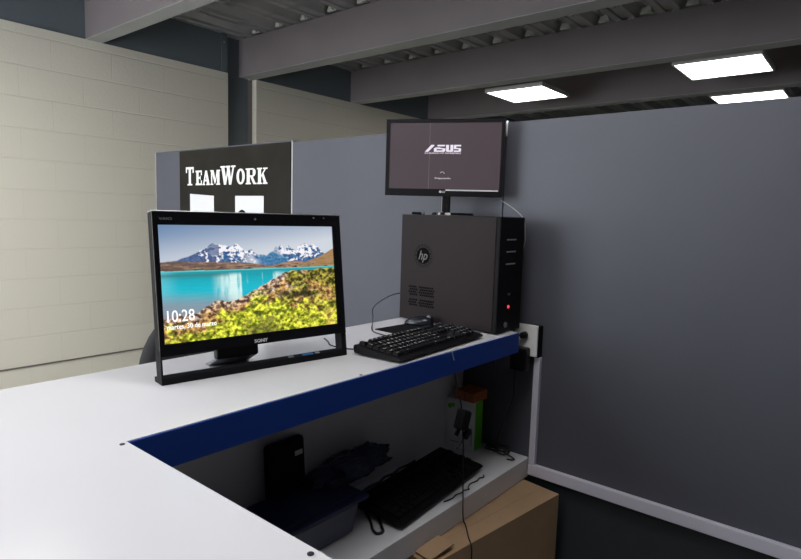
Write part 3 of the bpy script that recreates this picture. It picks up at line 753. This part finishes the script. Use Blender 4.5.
# ------------------------------------------------------------------ things on the low shelf
ZS = .505
t = thing('storage_bin', 'navy lidded plastic storage bin on the low shelf under the counter', 'storage bin', (.955, 1.155, ZS+.0005))
def bin_body():
    mb = MB(); tt = bmesh.new(); bmesh.ops.create_cube(tt, size=1)
    for v in tt.verts:
        k = 1.0 if v.co.z > 0 else .90
        v.co = Vector((v.co.x*.375*k, v.co.y*.180*k, .093 if v.co.z > 0 else 0))
    bmesh.ops.bevel(tt, geom=tt.edges[:], offset=.008, segments=2, affect='EDGES')
    mb._merge(tt); return mb.build('tub', M['binside'], t)
bin_body()
MB().box(-.200, .212, -.100, .090, .093, .106, bev=.004).build('lid', M['navy'], t)
MB().box(-.180, .185, -.080, .082, .1055, .110, bev=.003).build('lid_panel', M['navy'], t)
t = thing('router', 'black upright box with rounded corners standing on the bin lid', 'router', (1.005, 1.222, ZS+.0005+.1105), (R(-4), 0, R(2)))
MB().box(-.066, .064, -.014, .016, 0.0, .150, bev=.010, seg=3).build('router_body', M['matte'], t)
tag(MB().box(.024, .052, -.0148, -.0138, .100, .114).build('sticker', M['lgdim'], t), 'pale grey sticker')
# crumpled navy bag
def bag():
    mb = MB(); tt = bmesh.new(); bmesh.ops.create_icosphere(tt, subdivisions=5, radius=1)
    for v in tt.verts:
        p = v.co.copy()
        n1 = noise.noise(p*1.9+Vector((3, 1, 7))); n2 = noise.noise(p*4.3); n3 = abs(noise.noise(p*8.5))
        k = 1+.30*n1+.20*n2-.16*n3
        q = p*k
        v.co = Vector((q.x*.170, q.y*.060, max(-.0, q.z*.056+.008)))
    for f in tt.faces: f.smooth = True
    mb._merge(tt); return mb.build('plastic_bag', M['cloth'], None, (1.232, 1.190, ZS+.1115))
tag(bag(), 'crumpled navy plastic bag heaped on the right end of the bin lid', 'bag')

# boxes and cables at the right end of the shelf
t = thing('product_box', 'upright white card box with bright green side on the low shelf', 'box', (1.838, 1.200, ZS+.0005), (0, 0, R(6)))
MB().box(-.0005, .0625, -.063, .063, 0, .190, bev=.001).build('box_body', M['paper'], t)
tag(MB().box(.0005, .0620, -.0645, -.0632, .001, .189).build('green_side', M['green'], t), 'bright green narrow side')
for y, z, r_ in ((.046, .160, .010), (.032, .165, .008)):
    MB().cyl((-.0006, y, z), (-.0014, y, z), r_, seg=20).build('printed_mark', M['green'], t)
MB().box(-.0014, -.0006, .002, .040, .020, .023).build('printed_line', M['greyst'], t)
MB().box(-.0014, -.0006, -.052, -.049, .02, .09).build('printed_line', M['greyst'], t)
t = thing('product_box', 'small orange card box lying across the top of the white green box', 'box', (1.868, 1.202, ZS+.191+.0005), (0, 0, R(-4)))
MB().box(-.030, .060, -.062, .028, 0, .038, bev=.0015).build('box_body', M['orange'], t)
MB().box(-.0306, .0606, -.020, -.018, .0005, .0385).build('flap_seam', mat('dark_orange_card', (.2, .04, .012), .6), t)
pts = []
for i in range(34):
    a = i*.62; pts.append((1.905+.020*math.cos(a)+.0012*(i % 5)-.01, 1.065+.052*math.sin(a)+.004*math.cos(i*1.7), ZS+.005+.0008*i+.003*(i % 3)))
pts += [(1.89, 1.0, ZS+.006), (1.872, .985, ZS+.005), (1.862, 1.004, ZS+.005)]
tag(MB().tube(pts, .0028).build('coiled_cable', M['cable']), 'black coiled cable heaped on the shelf right of the green box', 'cable')

# hanging cable with adapters
t = thing('hanging_cable', 'thin black cable hanging in front of the shelf with two plugs on it', 'cable', (1.43, .945, 0))
MB().tube([(-.005, .026, .974), (.000, .020, .94), (.008, .006, .88), (.024, .000, .81), (.034, -.004, .70), (.040, -.004, .60), (.044, -.005, .52), (.042, -.010, .46), (.047, -.017, .438), (.028, -.036, .4325), (.000, -.060, .4320), (-.018, -.0785, .4310), (-.024, -.0865, .416), (-.024, -.087, .38), (-.024, -.087, .12), (-.024, -.087, .004)], .0022).build('cord', M['cable'], t)
MB().box(-.026, .018, -.016, .016, -.032, .028, bev=.007, T=Matrix.Translation((.014, -.014, .789)) @ Matrix.Rotation(R(20), 4, 'Y')).build('adapter_body', M['matte'], t)
mb = MB(); mb.cyl((-.012, -.014, .768), (-.028, -.014, .752), .003, seg=8); mb.cyl((-.004, -.014, .762), (-.018, -.014, .745), .003, seg=8); mb.build('prongs', M['matte'], t)
MB().box(-.017, .017, -.009, .009, -.010, .010, bev=.005, T=Matrix.Translation((.034, -.016, .738)) @ Matrix.Rotation(R(-28), 4, 'Y')).build('plug_body', M['black'], t)
MB().tube([(.020, -.016, .730), (.000, -.017, .718), (-.022, -.018, .708)], .0035).build('plug_tip', M['cable'], t)

# ------------------------------------------------------------------ cardboard box
t = thing('cardboard_box', 'large brown cardboard box on the floor in front of the shelf', 'box', (1.897, .809, 0), (0, 0, R(-7.0)))
bx = MB(); bx.box(-.66, 0, 0, .150, 0, .4285, bev=.0015); bx.build('carton', M['card'], t)
MB().box(-.655, -.004, .066, .080, .4287, .4293).build('top_seam', M['card'], t)
fl = MB(); fl.box(0, .10, 0, .062, 0, .004, T=Matrix.Translation((-.650, .010, .4330)) @ Matrix.Rotation(R(-7), 4, 'Y')); fl.build('loose_flap', M['card'], t)

# ------------------------------------------------------------------ office chair behind the counter
t = thing('office_chair', 'dark grey office chair with a rounded back behind the counter', 'chair', (1.060, 1.725, 0), (0, 0, R(183)))
def shell():
    mb = MB(); tt = bmesh.new(); n = 20; P = []
    rim = []
    for i in range(40):
        a = 2*math.pi*i/40; c, s_ = math.cos(a), math.sin(a)
        rim.append((math.copysign(abs(c)**.9, c)*.245, math.copysign(abs(s_)**.9, s_)*.225))
    for yy, k in ((-.012, .93), (.0, 1), (.035, 1), (.05, .92)):
        P.append([tt.verts.new((x*k, yy+.35*(x*k)**2, .865+z*k)) for x, z in rim])
    for a, b in zip(P, P[1:]):
        for i in range(40):
            f = tt.faces.new((a[i], a[(i+1) % 40], b[(i+1) % 40], b[i])); f.smooth = True
    tt.faces.new(P[0]); tt.faces.new(P[-1][::-1])
    mb._merge(tt); return mb
shell().build('backrest', M['chair'], t)
MB().box(-.23, .23, -.50, -.02, .46, .54, bev=.03, seg=3).build('seat', M['chair'], t)
MB().tube([(0, -.20, .44), (0, .0, .44), (0, .075, .52), (0, .07, .80)], .018).build('back_bracket', M['matte'], t)
MB().cyl((0, -.25, .10), (0, -.25, .46), .025).build('gas_lift', M['black'], t)
for k in range(5):
    a = R(72*k+20); c, s_ = math.cos(a), math.sin(a)
    MB().cyl((0, -.25, .11), (.27*c, -.25+.27*s_, .075), .022, .014).build('leg', M['black'], t)
    MB().cyl((.27*c-.012*s_, -.25+.27*s_+.012*c, .028), (.27*c+.012*s_, -.25+.27*s_-.012*c, .028), .0275).build('caster', M['matte'], t)

# ------------------------------------------------------------------ light
w = bpy.data.worlds.new('World'); scene.world = w; w.use_nodes = True
bg = w.node_tree.nodes['Background']; bg.inputs['Color'].default_value = (.90, .95, 1.0, 1); bg.inputs['Strength'].default_value = .7

# ------------------------------------------------------------------ camera
cam = bpy.data.cameras.new('camera'); co = bpy.data.objects.new('camera', cam); col.objects.link(co)
cam.sensor_width = 36; cam.lens = 582.75/801*36; cam.clip_start = .02
r_, u_, f_ = Vector((.63953, -.76822, .02911)), Vector((.0653, .09201, .99361)), Vector((.76599, .63354, -.10901))
mw = Matrix.Identity(4)
for i in range(3): mw[i][0] = r_[i]; mw[i][1] = u_[i]; mw[i][2] = -f_[i]
mw.translation = (0, 0, 1.395)
co.matrix_world = mw
scene.camera = co
scene.view_settings.view_transform = 'Standard'; scene.view_settings.look = 'None'
scene.view_settings.gamma = 1; scene.view_settings.use_curve_mapping = False
scene.view_settings.exposure = .12
scene.cycles.use_denoising = True
scene.cycles.max_bounces = 8
